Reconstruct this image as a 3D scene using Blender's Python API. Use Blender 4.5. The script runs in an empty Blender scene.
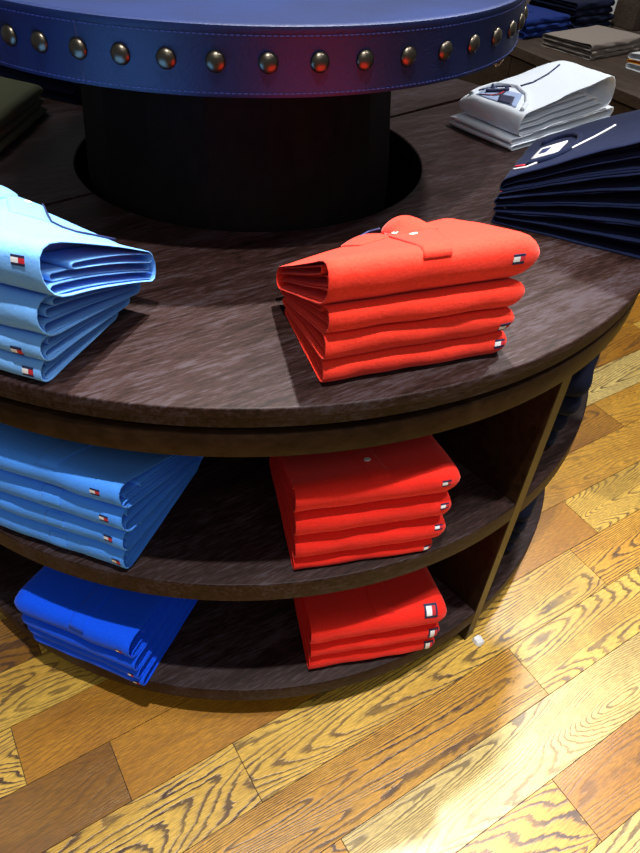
import bpy, bmesh, math, random
from mathutils import Vector, Matrix, noise
from math import sin, cos, pi, sqrt, radians as rad

# ---------------------------------------------------------------- camera
SC = bpy.context.scene
C = SC.collection
cam_d = bpy.data.cameras.new('camera'); cam = bpy.data.objects.new('camera', cam_d); C.objects.link(cam)
Fw = Vector((0.09346509, 0.73073376, -0.67623402))
Rt = Vector((0.99545407, -0.08108166, 0.04996953))
Up = Vector((0.01831576, 0.67783031, 0.7349902))
M = Matrix.Identity(4)
for r in range(3):
    M[r][0] = Rt[r]; M[r][1] = Up[r]; M[r][2] = -Fw[r]
M[0][3], M[1][3], M[2][3] = 0.0, -1.31480194, 1.28680671
cam.matrix_world = M
cam_d.sensor_fit = 'HORIZONTAL'; cam_d.sensor_width = 36; cam_d.lens = 670.54 / 640 * 36
cam_d.clip_start = 0.02
SC.camera = cam

# ---------------------------------------------------------------- world, lamps, exposure
W = bpy.data.worlds.new('store_light'); SC.world = W; W.use_nodes = True
W.node_tree.nodes['Background'].inputs[0].default_value = (0.90, 0.95, 1.0, 1)
W.node_tree.nodes['Background'].inputs[1].default_value = 0.20
SC.view_settings.view_transform = 'Standard'; SC.view_settings.look = 'None'
SC.view_settings.gamma = 1; SC.view_settings.exposure = 0.0; SC.view_settings.use_curve_mapping = False

def spot(name, loc, target, power, angle, blend=0.5, size=0.05, col=(1, 0.98, 0.95)):
    d = bpy.data.lights.new(name, 'SPOT'); o = bpy.data.objects.new(name, d); C.objects.link(o)
    o.location = loc; d.energy = power; d.spot_size = rad(angle); d.spot_blend = blend
    d.shadow_soft_size = size; d.color = col
    o.rotation_euler = (Vector(target) - Vector(loc)).to_track_quat('-Z', 'Y').to_euler()
    return o
spot('ceiling_or_fill_spot', (0.36, 0.00, 3.0), (-0.06, -0.64, 0.8), 620, 40, 1.0, 0.03)
spot('ceiling_or_fill_spot', (0.05, -1.12, 3.0), (0.05, -0.78, 0.4), 235, 50, 0.6, 0.03)
spot('ceiling_or_fill_spot', (-0.95, 0.75, 3.0), (-0.5, 0.1, 0.8), 70, 44, 1.0, 0.30)  # added fill, brightens the olive stack and left tabletop
spot('ceiling_or_fill_spot', (1.50, 0.68, 3.0), (0.95, -0.35, 0.2), 270, 80, 0.6, 0.09)
spot('ceiling_or_fill_spot', (1.15, -0.80, 3.0), (0.55, -1.05, 0.0), 165, 60, 1.0, 0.12)  # added fill, evens out the light on the floor in front
spot('ceiling_or_fill_spot', (0.85, 1.9, 3.0), (1.5, 2.1, 0.5), 150, 60, 0.5, 0.06)  # added fill to light up the counter in the background
ad = bpy.data.lights.new('added_front_fill', 'AREA'); ao = bpy.data.objects.new('added_front_fill', ad); C.objects.link(ao)  # unseen area light added for soft frontal fill on the shirt fronts
ad.shape = 'RECTANGLE'; ad.size = 1.6; ad.size_y = 0.8; ad.energy = 11; ad.color = (1, 0.98, 0.95)
ao.location = (0.3, -2.6, 2.9); ao.rotation_euler = (Vector((0.1, -0.7, 0.4)) - Vector(ao.location)).to_track_quat('-Z', 'Y').to_euler()

# ---------------------------------------------------------------- materials
def newmat(name):
    m = bpy.data.materials.new(name); m.use_nodes = True
    nt = m.node_tree; b = nt.nodes['Principled BSDF']
    return m, nt, b
def N(nt, t, **kw):
    n = nt.nodes.new(t)
    for k, v in kw.items(): setattr(n, k, v)
    return n
def ramp(nt, stops, interp='LINEAR'):
    n = nt.nodes.new('ShaderNodeValToRGB'); n.color_ramp.interpolation = interp
    el = n.color_ramp.elements
    while len(el) < len(stops): el.new(0.5)
    for e, (p, c) in zip(el, stops): e.position = p; e.color = (*c, 1) if len(c) == 3 else c
    return n

def cloth(name, col, col2=None, rough=0.85, sheen=0.25, bump=0.25):
    m, nt, b = newmat(name)
    L = nt.links
    tc = N(nt, 'ShaderNodeTexCoord')
    n1 = N(nt, 'ShaderNodeTexNoise'); n1.inputs['Scale'].default_value = 320; n1.inputs['Detail'].default_value = 3
    n2 = N(nt, 'ShaderNodeTexNoise'); n2.inputs['Scale'].default_value = 18; n2.inputs['Detail'].default_value = 3
    L.new(tc.outputs['Object'], n1.inputs['Vector']); L.new(tc.outputs['Object'], n2.inputs['Vector'])
    c2 = col2 or tuple(x * 0.82 for x in col)
    rp = ramp(nt, [(0.3, c2), (0.7, col)])
    L.new(n1.outputs['Fac'], rp.inputs['Fac']); L.new(rp.outputs['Color'], b.inputs['Base Color'])
    b1 = N(nt, 'ShaderNodeBump'); b1.inputs['Strength'].default_value = bump; b1.inputs['Distance'].default_value = 0.0012
    b2 = N(nt, 'ShaderNodeBump'); b2.inputs['Strength'].default_value = 0.5; b2.inputs['Distance'].default_value = 0.006
    L.new(n1.outputs['Fac'], b1.inputs['Height']); L.new(n2.outputs['Fac'], b2.inputs['Height'])
    L.new(b1.outputs['Normal'], b2.inputs['Normal']); L.new(b2.outputs['Normal'], b.inputs['Normal'])
    b.inputs['Roughness'].default_value = rough
    b.inputs['Sheen Weight'].default_value = sheen; b.inputs['Sheen Roughness'].default_value = 0.5
    b.inputs['Sheen Tint'].default_value = (*[min(1, x + 0.3) for x in col], 1)
    b.inputs['Specular IOR Level'].default_value = 0.15
    return m

def plain(name, col, rough=0.5, metal=0.0, spec=0.5):
    m, nt, b = newmat(name)
    n1 = N(nt, 'ShaderNodeTexNoise'); n1.inputs['Scale'].default_value = 60
    tc = N(nt, 'ShaderNodeTexCoord'); nt.links.new(tc.outputs['Object'], n1.inputs['Vector'])
    rp = ramp(nt, [(0.3, tuple(x * 0.85 for x in col)), (0.7, col)])
    nt.links.new(n1.outputs['Fac'], rp.inputs['Fac']); nt.links.new(rp.outputs['Color'], b.inputs['Base Color'])
    b.inputs['Roughness'].default_value = rough; b.inputs['Metallic'].default_value = metal
    b.inputs['Specular IOR Level'].default_value = spec
    return m

def dark_wood(name, ca, cb, cc, rough=0.38, ang=28, stretch=9, coat=0.0):
    m, nt, b = newmat(name); L = nt.links
    tc = N(nt, 'ShaderNodeTexCoord')
    mp = N(nt, 'ShaderNodeMapping'); mp.inputs['Rotation'].default_value = (0, 0, rad(-ang))
    mp2 = N(nt, 'ShaderNodeMapping'); mp2.inputs['Scale'].default_value = (1, stretch, stretch * 0.6)
    L.new(tc.outputs['Object'], mp.inputs['Vector']); L.new(mp.outputs['Vector'], mp2.inputs['Vector'])
    n1 = N(nt, 'ShaderNodeTexNoise'); n1.inputs['Scale'].default_value = 2.6; n1.inputs['Detail'].default_value = 8; n1.inputs['Roughness'].default_value = 0.65
    n1.inputs['Distortion'].default_value = 0.5
    n2 = N(nt, 'ShaderNodeTexNoise'); n2.inputs['Scale'].default_value = 34; n2.inputs['Detail'].default_value = 5; n2.inputs['Roughness'].default_value = 0.7
    L.new(mp2.outputs['Vector'], n1.inputs['Vector']); L.new(mp2.outputs['Vector'], n2.inputs['Vector'])
    mx = N(nt, 'ShaderNodeMath', operation='MULTIPLY_ADD'); mx.inputs[1].default_value = 0.58
    L.new(n2.outputs['Fac'], mx.inputs[0])
    ms = N(nt, 'ShaderNodeMath', operation='MULTIPLY'); ms.inputs[1].default_value = 0.42
    L.new(n1.outputs['Fac'], ms.inputs[0]); L.new(ms.outputs[0], mx.inputs[2])
    rp = ramp(nt, [(0.40, ca), (0.5, cb), (0.59, cc)])
    L.new(mx.outputs[0], rp.inputs['Fac']); L.new(rp.outputs['Color'], b.inputs['Base Color'])
    bp = N(nt, 'ShaderNodeBump'); bp.inputs['Strength'].default_value = 0.25; bp.inputs['Distance'].default_value = 0.001
    L.new(n2.outputs['Fac'], bp.inputs['Height']); L.new(bp.outputs['Normal'], b.inputs['Normal'])
    rr = N(nt, 'ShaderNodeMapRange'); rr.inputs['To Min'].default_value = rough - 0.08; rr.inputs['To Max'].default_value = rough + 0.15
    L.new(n1.outputs['Fac'], rr.inputs['Value']); L.new(rr.outputs[0], b.inputs['Roughness'])
    b.inputs['Specular IOR Level'].default_value = 0.13
    b.inputs['Coat Weight'].default_value = coat; b.inputs['Coat Roughness'].default_value = 0.25
    return m

def floor_wood():
    m, nt, b = newmat('oak_floor'); L = nt.links
    tc = N(nt, 'ShaderNodeTexCoord')
    at = N(nt, 'ShaderNodeAttribute', attribute_name='plank_seed')     # x,y offsets ; z = grain strength
    at2 = N(nt, 'ShaderNodeAttribute', attribute_name='plank_tint')
    sep = N(nt, 'ShaderNodeSeparateColor'); L.new(at.outputs['Color'], sep.inputs[0])
    mp = N(nt, 'ShaderNodeMapping'); mp.inputs['Rotation'].default_value = (0, 0, rad(-27))
    L.new(tc.outputs['Object'], mp.inputs['Vector'])
    off = N(nt, 'ShaderNodeVectorMath', operation='MULTIPLY'); off.inputs[1].default_value = (37, 23, 0)
    L.new(at.outputs['Color'], off.inputs[0])
    ad = N(nt, 'ShaderNodeVectorMath', operation='ADD'); L.new(mp.outputs['Vector'], ad.inputs[0]); L.new(off.outputs[0], ad.inputs[1])
    # broad field whose contour lines are the growth rings
    st = N(nt, 'ShaderNodeVectorMath', operation='MULTIPLY'); st.inputs[1].default_value = (1.15, 8.5, 1)
    L.new(ad.outputs[0], st.inputs[0])
    n1 = N(nt, 'ShaderNodeTexNoise'); n1.inputs['Scale'].default_value = 1.0; n1.inputs['Detail'].default_value = 1.6; n1.inputs['Roughness'].default_value = 0.35
    n1.inputs['Distortion'].default_value = 0.35
    L.new(st.outputs[0], n1.inputs['Vector'])
    # jagged fine distortion
    st2 = N(nt, 'ShaderNodeVectorMath', operation='MULTIPLY'); st2.inputs[1].default_value = (28, 150, 1)
    L.new(ad.outputs[0], st2.inputs[0])
    n2 = N(nt, 'ShaderNodeTexNoise'); n2.inputs['Scale'].default_value = 1.0; n2.inputs['Detail'].default_value = 3; n2.inputs['Roughness'].default_value = 0.6
    L.new(st2.outputs[0], n2.inputs['Vector'])
    k1 = N(nt, 'ShaderNodeMath', operation='MULTIPLY'); k1.inputs[1].default_value = 46.0; L.new(n1.outputs['Fac'], k1.inputs[0])
    k2 = N(nt, 'ShaderNodeMath', operation='MULTIPLY_ADD'); k2.inputs[1].default_value = 0.9; L.new(n2.outputs['Fac'], k2.inputs[0]); L.new(k1.outputs[0], k2.inputs[2])
    fr = N(nt, 'ShaderNodeMath', operation='FRACT'); L.new(k2.outputs[0], fr.inputs[0])
    # dark line with a sharp and a soft side
    rp = ramp(nt, [(0.0, (1, 1, 1)), (0.17, (1.0,) * 3), (0.33, (0.15,) * 3), (0.55, (0, 0, 0)), (0.93, (0.0,) * 3), (1.0, (1, 1, 1))])
    L.new(fr.outputs[0], rp.inputs['Fac'])
    st3 = N(nt, 'ShaderNodeVectorMath', operation='MULTIPLY'); st3.inputs[1].default_value = (9, 14, 1); L.new(ad.outputs[0], st3.inputs[0])
    n3 = N(nt, 'ShaderNodeTexNoise'); n3.inputs['Scale'].default_value = 1.0; n3.inputs['Detail'].default_value = 2; L.new(st3.outputs[0], n3.inputs['Vector'])
    mod = N(nt, 'ShaderNodeMapRange'); mod.inputs['From Min'].default_value = 0.35; mod.inputs['From Max'].default_value = 0.6
    mod.inputs['To Min'].default_value = 0.65; mod.inputs['To Max'].default_value = 1.0
    L.new(n3.outputs['Fac'], mod.inputs['Value'])
    mm = N(nt, 'ShaderNodeMath', operation='MULTIPLY'); L.new(rp.outputs['Color'], mm.inputs[0]); L.new(mod.outputs[0], mm.inputs[1])
    mm2 = N(nt, 'ShaderNodeMath', operation='MULTIPLY'); L.new(mm.outputs[0], mm2.inputs[0]); L.new(sep.outputs[2], mm2.inputs[1])
    # pores
    st4 = N(nt, 'ShaderNodeVectorMath', operation='MULTIPLY'); st4.inputs[1].default_value = (50, 520, 1); L.new(ad.outputs[0], st4.inputs[0])
    n4 = N(nt, 'ShaderNodeTexNoise'); n4.inputs['Scale'].default_value = 1.0; n4.inputs['Detail'].default_value = 2; L.new(st4.outputs[0], n4.inputs['Vector'])
    pr = ramp(nt, [(0.42, (0.70,) * 3), (0.6, (1.06,) * 3)]); L.new(n4.outputs['Fac'], pr.inputs['Fac'])
    # blotchy warm/pale variation
    st5 = N(nt, 'ShaderNodeVectorMath', operation='MULTIPLY'); st5.inputs[1].default_value = (5, 12, 1); L.new(ad.outputs[0], st5.inputs[0])
    n5 = N(nt, 'ShaderNodeTexNoise'); n5.inputs['Scale'].default_value = 1.0; n5.inputs['Detail'].default_value = 4; L.new(st5.outputs[0], n5.inputs['Vector'])
    br = ramp(nt, [(0.3, (0.80, 0.72, 0.62)), (0.55, (1, 1, 1)), (0.75, (1.12, 1.12, 1.15))]); L.new(n5.outputs['Fac'], br.inputs['Fac'])
    a = N(nt, 'ShaderNodeMix', data_type='RGBA', blend_type='MULTIPLY'); a.inputs[0].default_value = 1
    L.new(at2.outputs['Color'], a.inputs[6]); L.new(pr.outputs['Color'], a.inputs[7])
    a2 = N(nt, 'ShaderNodeMix', data_type='RGBA', blend_type='MULTIPLY'); a2.inputs[0].default_value = 1
    L.new(a.outputs[2], a2.inputs[6]); L.new(br.outputs['Color'], a2.inputs[7])
    a3 = N(nt, 'ShaderNodeMix', data_type='RGBA'); L.new(mm2.outputs[0], a3.inputs[0]); L.new(a2.outputs[2], a3.inputs[6])
    a3.inputs[7].default_value = (0.070, 0.030, 0.014, 1)
    L.new(a3.outputs[2], b.inputs['Base Color'])
    bp = N(nt, 'ShaderNodeBump'); bp.inputs['Strength'].default_value = 0.35; bp.inputs['Distance'].default_value = 0.0006; bp.invert = True
    L.new(mm2.outputs[0], bp.inputs['Height']); L.new(bp.outputs['Normal'], b.inputs['Normal'])
    b.inputs['Roughness'].default_value = 0.36
    b.inputs['Specular IOR Level'].default_value = 0.6
    return m

def leather(name, col):
    m, nt, b = newmat(name); L = nt.links
    tc = N(nt, 'ShaderNodeTexCoord')
    v = N(nt, 'ShaderNodeTexVoronoi'); v.inputs['Scale'].default_value = 260
    n = N(nt, 'ShaderNodeTexNoise'); n.inputs['Scale'].default_value = 7; n.inputs['Detail'].default_value = 5
    L.new(tc.outputs['Object'], v.inputs['Vector']); L.new(tc.outputs['Object'], n.inputs['Vector'])
    rp = ramp(nt, [(0.3, tuple(c * 0.55 for c in col)), (0.7, col)]); L.new(n.outputs['Fac'], rp.inputs['Fac'])
    L.new(rp.outputs['Color'], b.inputs['Base Color'])
    bp = N(nt, 'ShaderNodeBump'); bp.inputs['Strength'].default_value = 0.2; bp.inputs['Distance'].default_value = 0.001
    L.new(v.outputs['Distance'], bp.inputs['Height']); L.new(bp.outputs['Normal'], b.inputs['Normal'])
    b.inputs['Roughness'].default_value = 0.48
    b.inputs['Specular IOR Level'].default_value = 0.28
    return m

MT = {
    'red': cloth('coral_red_pique', (0.90, 0.045, 0.022), (0.78, 0.032, 0.016)),
    'red2': cloth('scarlet_pique', (0.86, 0.022, 0.012), (0.76, 0.018, 0.010)),
    'sky': cloth('sky_blue_pique', (0.175, 0.44, 0.92), (0.15, 0.40, 0.89)),
    'mid': cloth('azure_pique', (0.075, 0.325, 1.0), (0.065, 0.29, 0.97)),
    'royal': cloth('royal_blue_pique', (0.002, 0.095, 0.92), (0.002, 0.075, 0.85)),
    'navy': cloth('navy_fleece', (0.005, 0.0105, 0.044), (0.003, 0.0065, 0.027), sheen=0.1),
    'black': cloth('black_navy_jersey', (0.006, 0.008, 0.022), sheen=0.05),
    'white': cloth('off_white_fleece', (0.74, 0.80, 0.88), (0.68, 0.75, 0.85)),
    'paleblue': cloth('pale_blue_lining', (0.35, 0.45, 0.70)),
    'olive': cloth('olive_fleece', (0.085, 0.090, 0.048), sheen=0.1),
    'denim': cloth('blue_denim', (0.010, 0.035, 0.22), (0.006, 0.02, 0.13), sheen=0.1),
    'denimdark': cloth('dark_denim', (0.006, 0.010, 0.035), sheen=0.05),
    'khaki': cloth('khaki_twill', (0.30, 0.25, 0.22), (0.24, 0.20, 0.17)),
    'knitwhite': cloth('white_knit', (0.85, 0.87, 0.9)),
    'orange': cloth('orange_knit', (0.9, 0.35, 0.02)),
    'top_wood': dark_wood('dark_walnut_top', (0.008, 0.0036, 0.0028), (0.024, 0.0105, 0.0085), (0.044, 0.031, 0.036), rough=0.44, stretch=8),
    'edge_wood': dark_wood('dark_walnut_edge', (0.012, 0.0052, 0.0026), (0.019, 0.0086, 0.0040), (0.028, 0.0135, 0.0068), rough=0.27, ang=0, stretch=3),
    'col_wood': dark_wood('black_stained_wood', (0.0035, 0.003, 0.0025), (0.006, 0.005, 0.004), (0.009, 0.007, 0.006), rough=0.75, ang=0, stretch=1),
    'counter_wood': dark_wood('brown_counter_wood', (0.045, 0.032, 0.024), (0.070, 0.050, 0.038), (0.095, 0.070, 0.054), rough=0.4, ang=-60),
    'leather': leather('navy_leather', (0.003, 0.013, 0.070)),
    'thread': plain('blue_thread', (0.015, 0.03, 0.16), 0.6),
    'stud': plain('aged_brass_stud', (0.10, 0.085, 0.065), 0.33, 1.0),
    'gold': plain('gold_ring', (0.75, 0.42, 0.20), 0.2, 1.0),
    'button': plain('pearl_button', (0.78, 0.76, 0.72), 0.3),
    'button_hole': plain('button_thread', (0.35, 0.25, 0.22), 0.6),
    'patch_navy': plain('navy_stitching', (0.008, 0.010, 0.055), 0.7),
    'patch_white': plain('white_stitching', (0.85, 0.85, 0.88), 0.7),
    'patch_red': plain('red_stitching', (0.60, 0.015, 0.03), 0.7),
    'line_navy': plain('navy_piping', (0.010, 0.018, 0.09), 0.7),
    'wall': plain('white_wall_paint', (0.80, 0.80, 0.78), 0.7),
    'scrap': plain('white_felt', (0.8, 0.8, 0.8), 0.7),
    'gap': plain('floor_gap_dark', (0.05, 0.028, 0.012), 0.8),
    'floor': floor_wood(),
}

# ---------------------------------------------------------------- helpers
def obj(name, bm, mats, parent=None, smooth=True, recalc=True):
    if recalc: bmesh.ops.recalc_face_normals(bm, faces=bm.faces)
    me = bpy.data.meshes.new(name)
    org = Vector(parent['_o']) if parent is not None and '_o' in parent else None
    if org is not None:
        for v in bm.verts: v.co -= org
    bm.to_mesh(me); bm.free()
    if not isinstance(mats, (list, tuple)): mats = [mats]
    for m in mats: me.materials.append(m)
    if smooth:
        for p in me.polygons: p.use_smooth = True
    o = bpy.data.objects.new(name, me); C.objects.link(o)
    if parent is not None: o.parent = parent
    return o
def thing(name, label, cat, loc, group=None):
    o = bpy.data.objects.new(name, None); C.objects.link(o); o.location = loc
    o.empty_display_size = 0.05
    o['label'] = label; o['category'] = cat; o['_o'] = list(loc)
    if group: o['group'] = group
    return o
def sub(parent_part, root):            # let a sub-part builder know the world origin
    parent_part['_o'] = root['_o']; return parent_part
def sector(bm, prof, a0, a1, n, cx=0, cy=0, close=False):
    rings = []
    full = abs((a1 - a0) - 2 * pi) < 1e-6
    m = n if full else n + 1
    for i in range(m):
        a = a0 + (a1 - a0) * i / n
        rings.append([bm.verts.new((cx + r * cos(a), cy + r * sin(a), z)) for r, z in prof])
    k = len(prof)
    for i in range(n):
        A, B = rings[i], rings[(i + 1) % m]
        for j in range(k if not close else k):
            j2 = (j + 1) % k
            bm.faces.new((A[j], B[j], B[j2], A[j2]))
    if not full:
        bm.faces.new(rings[0]); bm.faces.new(rings[-1][::-1])
def box_verts(bm, c, ux, uy, uz):
    c = Vector(c); ux = Vector(ux); uy = Vector(uy); uz = Vector(uz)
    v = [bm.verts.new(c + sx * ux + sy * uy + sz * uz) for sz in (-1, 1) for sy in (-1, 1) for sx in (-1, 1)]
    for f in ((0, 1, 3, 2), (4, 6, 7, 5), (0, 4, 5, 1), (2, 3, 7, 6), (0, 2, 6, 4), (1, 5, 7, 3)):
        bm.faces.new([v[i] for i in f])
def bevel(bm, w, seg=2):
    bmesh.ops.bevel(bm, geom=[e for e in bm.edges], offset=w, segments=seg, profile=0.6, affect='EDGES')
def flat_smooth(o, ang=35):
    me = o.data
    for e in me.edges: pass
    try:
        me.set_sharp_from_angle(angle=rad(ang))
    except Exception: pass

# ---------------------------------------------------------------- floor: oak planks laid at 27 degrees
def build_floor():
    rng = random.Random(4)
    bm = bmesh.new()
    seed = bm.loops.layers.float_color.new('plank_seed')
    tint = bm.loops.layers.float_color.new('plank_tint')
    A = rad(27); S = Vector((cos(A), sin(A), 0)); T = Vector((-sin(A), cos(A), 0))
    yellow, gold, pale, brown, orange = (0.74, 0.45, 0.070), (0.68, 0.34, 0.030), (0.76, 0.56, 0.18), (0.26, 0.115, 0.015), (0.46, 0.20, 0.015)
    pal = [yellow, gold, pale, brown, orange, yellow, gold]
    # known joints per row, row k spans t in [-0.795+0.118k, -0.677+0.118k]
    rows = {
        2: ([-1.5, -0.75, 0.35, 1.1], [gold, yellow, orange, gold, yellow], [1, 1, .4, .5, .8]),
        1: ([-0.602, 0.597, 1.5], [brown, orange, yellow, gold], [.35, .22, .75, 1]),
        0: ([-0.408, 0.495, 1.35], [yellow, yellow, gold, yellow], [1, .9, 1, 1]),
        -1: ([-0.95, 0.180, 1.2], [brown, gold, yellow, gold], [.4, 1, .85, 1]),
        -2: ([-0.32, 1.0], [gold, pale, yellow], [1, .75, 1]),
        -3: ([-0.9, 0.066, 0.9], [yellow, gold, orange, pale], [1, 1, .55, .6]),
        -4: ([-0.4, 0.45, 1.4], [yellow, pale, pale, gold], [1, .8, .6, 1]),
        3: ([-0.9, 0.05, 0.98], [gold, yellow, orange, gold, orange], [1, .8, .7, .6, .8]),
    }
    g = 0.0007
    for k in range(-20, 40):
        t0 = -0.795 + 0.118 * k; t1 = t0 + 0.118
        if k in rows: js, cols, gs = rows[k]
        else:
            js = []; s = -3 + rng.random() * 0.9
            while s < 4.5: js.append(s); s += 0.9 + rng.choice([0, .3, -.2])
            cols = [rng.choice(pal) for _ in range(len(js) + 1)]; gs = [rng.uniform(.4, 1) for _ in cols]
        edges = [-3.6] + js + [5.0]
        for i in range(len(edges) - 1):
            s0, s1 = edges[i], edges[i + 1]
            c = cols[min(i, len(cols) - 1)]; gg = gs[min(i, len(gs) - 1)]
            j = rng.uniform(.92, 1.08); c = tuple(x * j for x in c)
            top = [S * (s0 + g) + T * (t0 + g), S * (s1 - g) + T * (t0 + g), S * (s1 - g) + T * (t1 - g), S * (s0 + g) + T * (t1 - g)]
            sd = (rng.random(), rng.random(), gg, 1)
            tv = [bm.verts.new(p) for p in top]; bv = [bm.verts.new(p + Vector((0, 0, -0.004))) for p in top]
            fs = [bm.faces.new(tv)] + [bm.faces.new((tv[a], bv[a], bv[(a + 1) % 4], tv[(a + 1) % 4])) for a in range(4)]
            for f in fs:
                for l in f.loops: l[seed] = sd; l[tint] = (*c, 1)
    # dark sub-floor seen in the joints
    q = [bm.verts.new(S * a + T * b + Vector((0, 0, -0.003))) for a, b in ((-3.6, -3.2), (5, -3.2), (5, 4.0), (-3.6, 4.0))]
    f = bm.faces.new(q); f.material_index = 1
    o = obj('floor', bm, [MT['floor'], MT['gap']], smooth=False, recalc=False); o['kind'] = 'structure'
build_floor()

# ---------------------------------------------------------------- round display table
ZT, ZA = 0.7937, 0.7116
SEAM = 0.627; DIV = -0.9322
table = thing('display_table', 'large round dark brown wooden display table with open shelves and a hole in its top', 'table', (0, 0, 0))
def arc_corner(r, z, k=4, rr=0.003): return [(r - rr + rr * sin(pi / 2 * i / k), z - rr + rr * cos(pi / 2 * i / k)) for i in range(k + 1)]
for s in (0, 1):
    a0 = SEAM + pi * (s - 1) + 0.012; a1 = SEAM + pi * s - 0.012
    bm = bmesh.new()
    prof = [(0.328, ZT - 0.030), (0.328, ZT - 0.002), (0.3300, ZT)] + arc_corner(0.7515, ZT) + \
           [(0.7515, 0.7800), (0.7500, 0.7780), (0.7480, 0.7770), (0.7480, 0.7625), (0.7450, 0.7600), (0.7400, 0.7590), (0.7330, 0.7588), (0.7330, ZT - 0.045)]
    prof = [(r, z) for r, z in prof]; prof.append((0.34, ZT - 0.045))
    sector(bm, prof, a0, a1, 96)
    flat_smooth(obj('tabletop', bm, MT['top_wood'], table))
    bm = bmesh.new()
    sector(bm, [(0.732, 0.7570), (0.732, 0.7515), (0.7440, 0.7512), (0.7458, 0.7504), (0.7466, 0.7488), (0.7466, 0.7130), (0.7452, ZA), (0.70, ZA), (0.70, 0.7570)][::-1], a0, a1, 96)
    flat_smooth(obj('apron', bm, MT['edge_wood'], table))
for z1, z0 in ((0.4417, 0.3993), (0.1115, 0.0714)):
    for k in range(4):
        a0 = DIV + k * pi / 2 + 0.018; a1 = DIV + (k + 1) * pi / 2 - 0.018
        bm = bmesh.new()
        sector(bm, [(0.345, z0), (0.345, z1)] + arc_corner(0.7436, z1, 3, 0.0025) + [(0.7436, z0 + 0.002), (0.742, z0)], a0, a1, 48)
        flat_smooth(obj('shelf', bm, MT['top_wood'], table))
for k in range(4):
    a = DIV + k * pi / 2
    d = Vector((cos(a), sin(a), 0)); p = Vector((-sin(a), cos(a), 0))
    bm = bmesh.new(); box_verts(bm, d * 0.5435 + Vector((0, 0, ZA / 2)), d * 0.2000, p * 0.0135, Vector((0, 0, ZA / 2 - 0.0005)))
    bevel(bm, 0.0012, 1); flat_smooth(obj('divider_panel', bm, MT['edge_wood'], table))
bm = bmesh.new(); sector(bm, [(0.330, 0.0), (0.345, 0.0), (0.345, ZT - 0.046), (0.330, ZT - 0.046)], 0, 2 * pi, 96)
flat_smooth(obj('inner_panel', bm, MT['col_wood'], table))
for k in range(4):
    a0 = DIV + k * pi / 2 + 0.021; a1 = DIV + (k + 1) * pi / 2 - 0.021
    bm = bmesh.new(); sector(bm, [(0.665, 0.0), (0.69, 0.0), (0.69, 0.0710), (0.665, 0.0710)], a0, a1, 40)
    flat_smooth(obj('plinth', bm, MT['col_wood'], table))

# ---------------------------------------------------------------- raised leather tier with studs
CX = -0.02
tier = thing('studded_plinth', 'raised round navy leather drum with a row of brass studs on a black column', 'display plinth', (CX, 0, 0))
bm = bmesh.new()
sector(bm, [(0.001, 0.0), (0.290, 0.0), (0.288, ZT), (0.267, 1.04), (0.001, 1.04)], 0, 2 * pi, 18, CX)
flat_smooth(obj('column', bm, MT['col_wood'], tier), 10)
Z1, Z2, RL = 1.030, 1.108, 0.466
bm = bmesh.new()
pr = [(0.001, Z1 + 0.004), (0.44, Z1 + 0.004), (RL - 0.006, Z1), (RL - 0.001, Z1 + 0.002), (RL, Z1 + 0.006), (RL, Z2 - 0.008), (RL + 0.0015, Z2 - 0.005), (RL + 0.001, Z2 - 0.001), (RL - 0.003, Z2 + 0.001), (RL - 0.008, Z2 - 0.0005), (0.001, Z2)]
sector(bm, pr, 0, 2 * pi, 128, CX)
drum = sub(flat_smooth_o := obj('leather_drum', bm, MT['leather'], tier), tier); flat_smooth(drum, 50)
def stitch_row(z, r):
    bm = bmesh.new(); n = 420
    for i in range(n):
        a = 2 * pi * i / n; d = Vector((cos(a), sin(a), 0)); t = Vector((-sin(a), cos(a), 0))
        box_verts(bm, Vector((CX, 0, z)) + d * r, d * 0.0005, t * 0.0022, Vector((0, 0, 0.0005)))
    return bm
o = obj('stitching', stitch_row(Z1 + 0.0065, RL + 0.0003), MT['thread'], tier, smooth=False); o['kind'] = 'stuff'
o = obj('stitching', stitch_row(Z2 - 0.0105, RL + 0.0003), MT['thread'], tier, smooth=False); o['kind'] = 'stuff'
a = rad(-112.3); bm = bmesh.new()
d = Vector((cos(a), sin(a), 0)); t = Vector((-sin(a), cos(a), 0))
box_verts(bm, Vector((CX, 0, (Z1 + Z2) / 2)) + d * (RL - 0.0009), d * 0.0012, t * 0.0011, Vector((0, 0, 0.036)))
obj('seam', bm, MT['patch_navy'], tier, smooth=False)
me_s = None
STUDS = [-124.7, -118.9, -112.4, -105.9, -99.3, -92.4, -85, -77.5, -70.4, -62.8, -55.2, -48.0, -40.4, -33.1]
STUDS += [-33.1 + (360 - 91.6) / 38 * i for i in range(1, 38)]
for sa in STUDS:
    a = rad(sa)
    if me_s is None:
        bm = bmesh.new(); prof = []
        rs = 0.0118; hs = 0.0075
        rings = []
        for j in range(8):
            f = j / 7 * pi / 2
            rings.append([bm.verts.new((hs * sin(f), rs * cos(f) * cos(2 * pi * k / 20), rs * cos(f) * sin(2 * pi * k / 20))) for k in range(20)] if j < 7 else [bm.verts.new((hs, 0, 0))])
        for j in range(7):
            for k in range(20):
                k2 = (k + 1) % 20
                if j < 6: bm.faces.new((rings[j][k], rings[j][k2], rings[j + 1][k2], rings[j + 1][k]))
                else: bm.faces.new((rings[j][k], rings[j][k2], rings[7][0]))
        bm.faces.new(rings[0][::-1])
        o = obj('stud', bm, MT['stud']); me_s = o.data; o.parent = tier
    else:
        o = bpy.data.objects.new('stud', me_s); C.objects.link(o); o.parent = tier
    o.location = (RL * cos(a), RL * sin(a), 1.070); o.rotation_euler = (0, 0, a)
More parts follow.
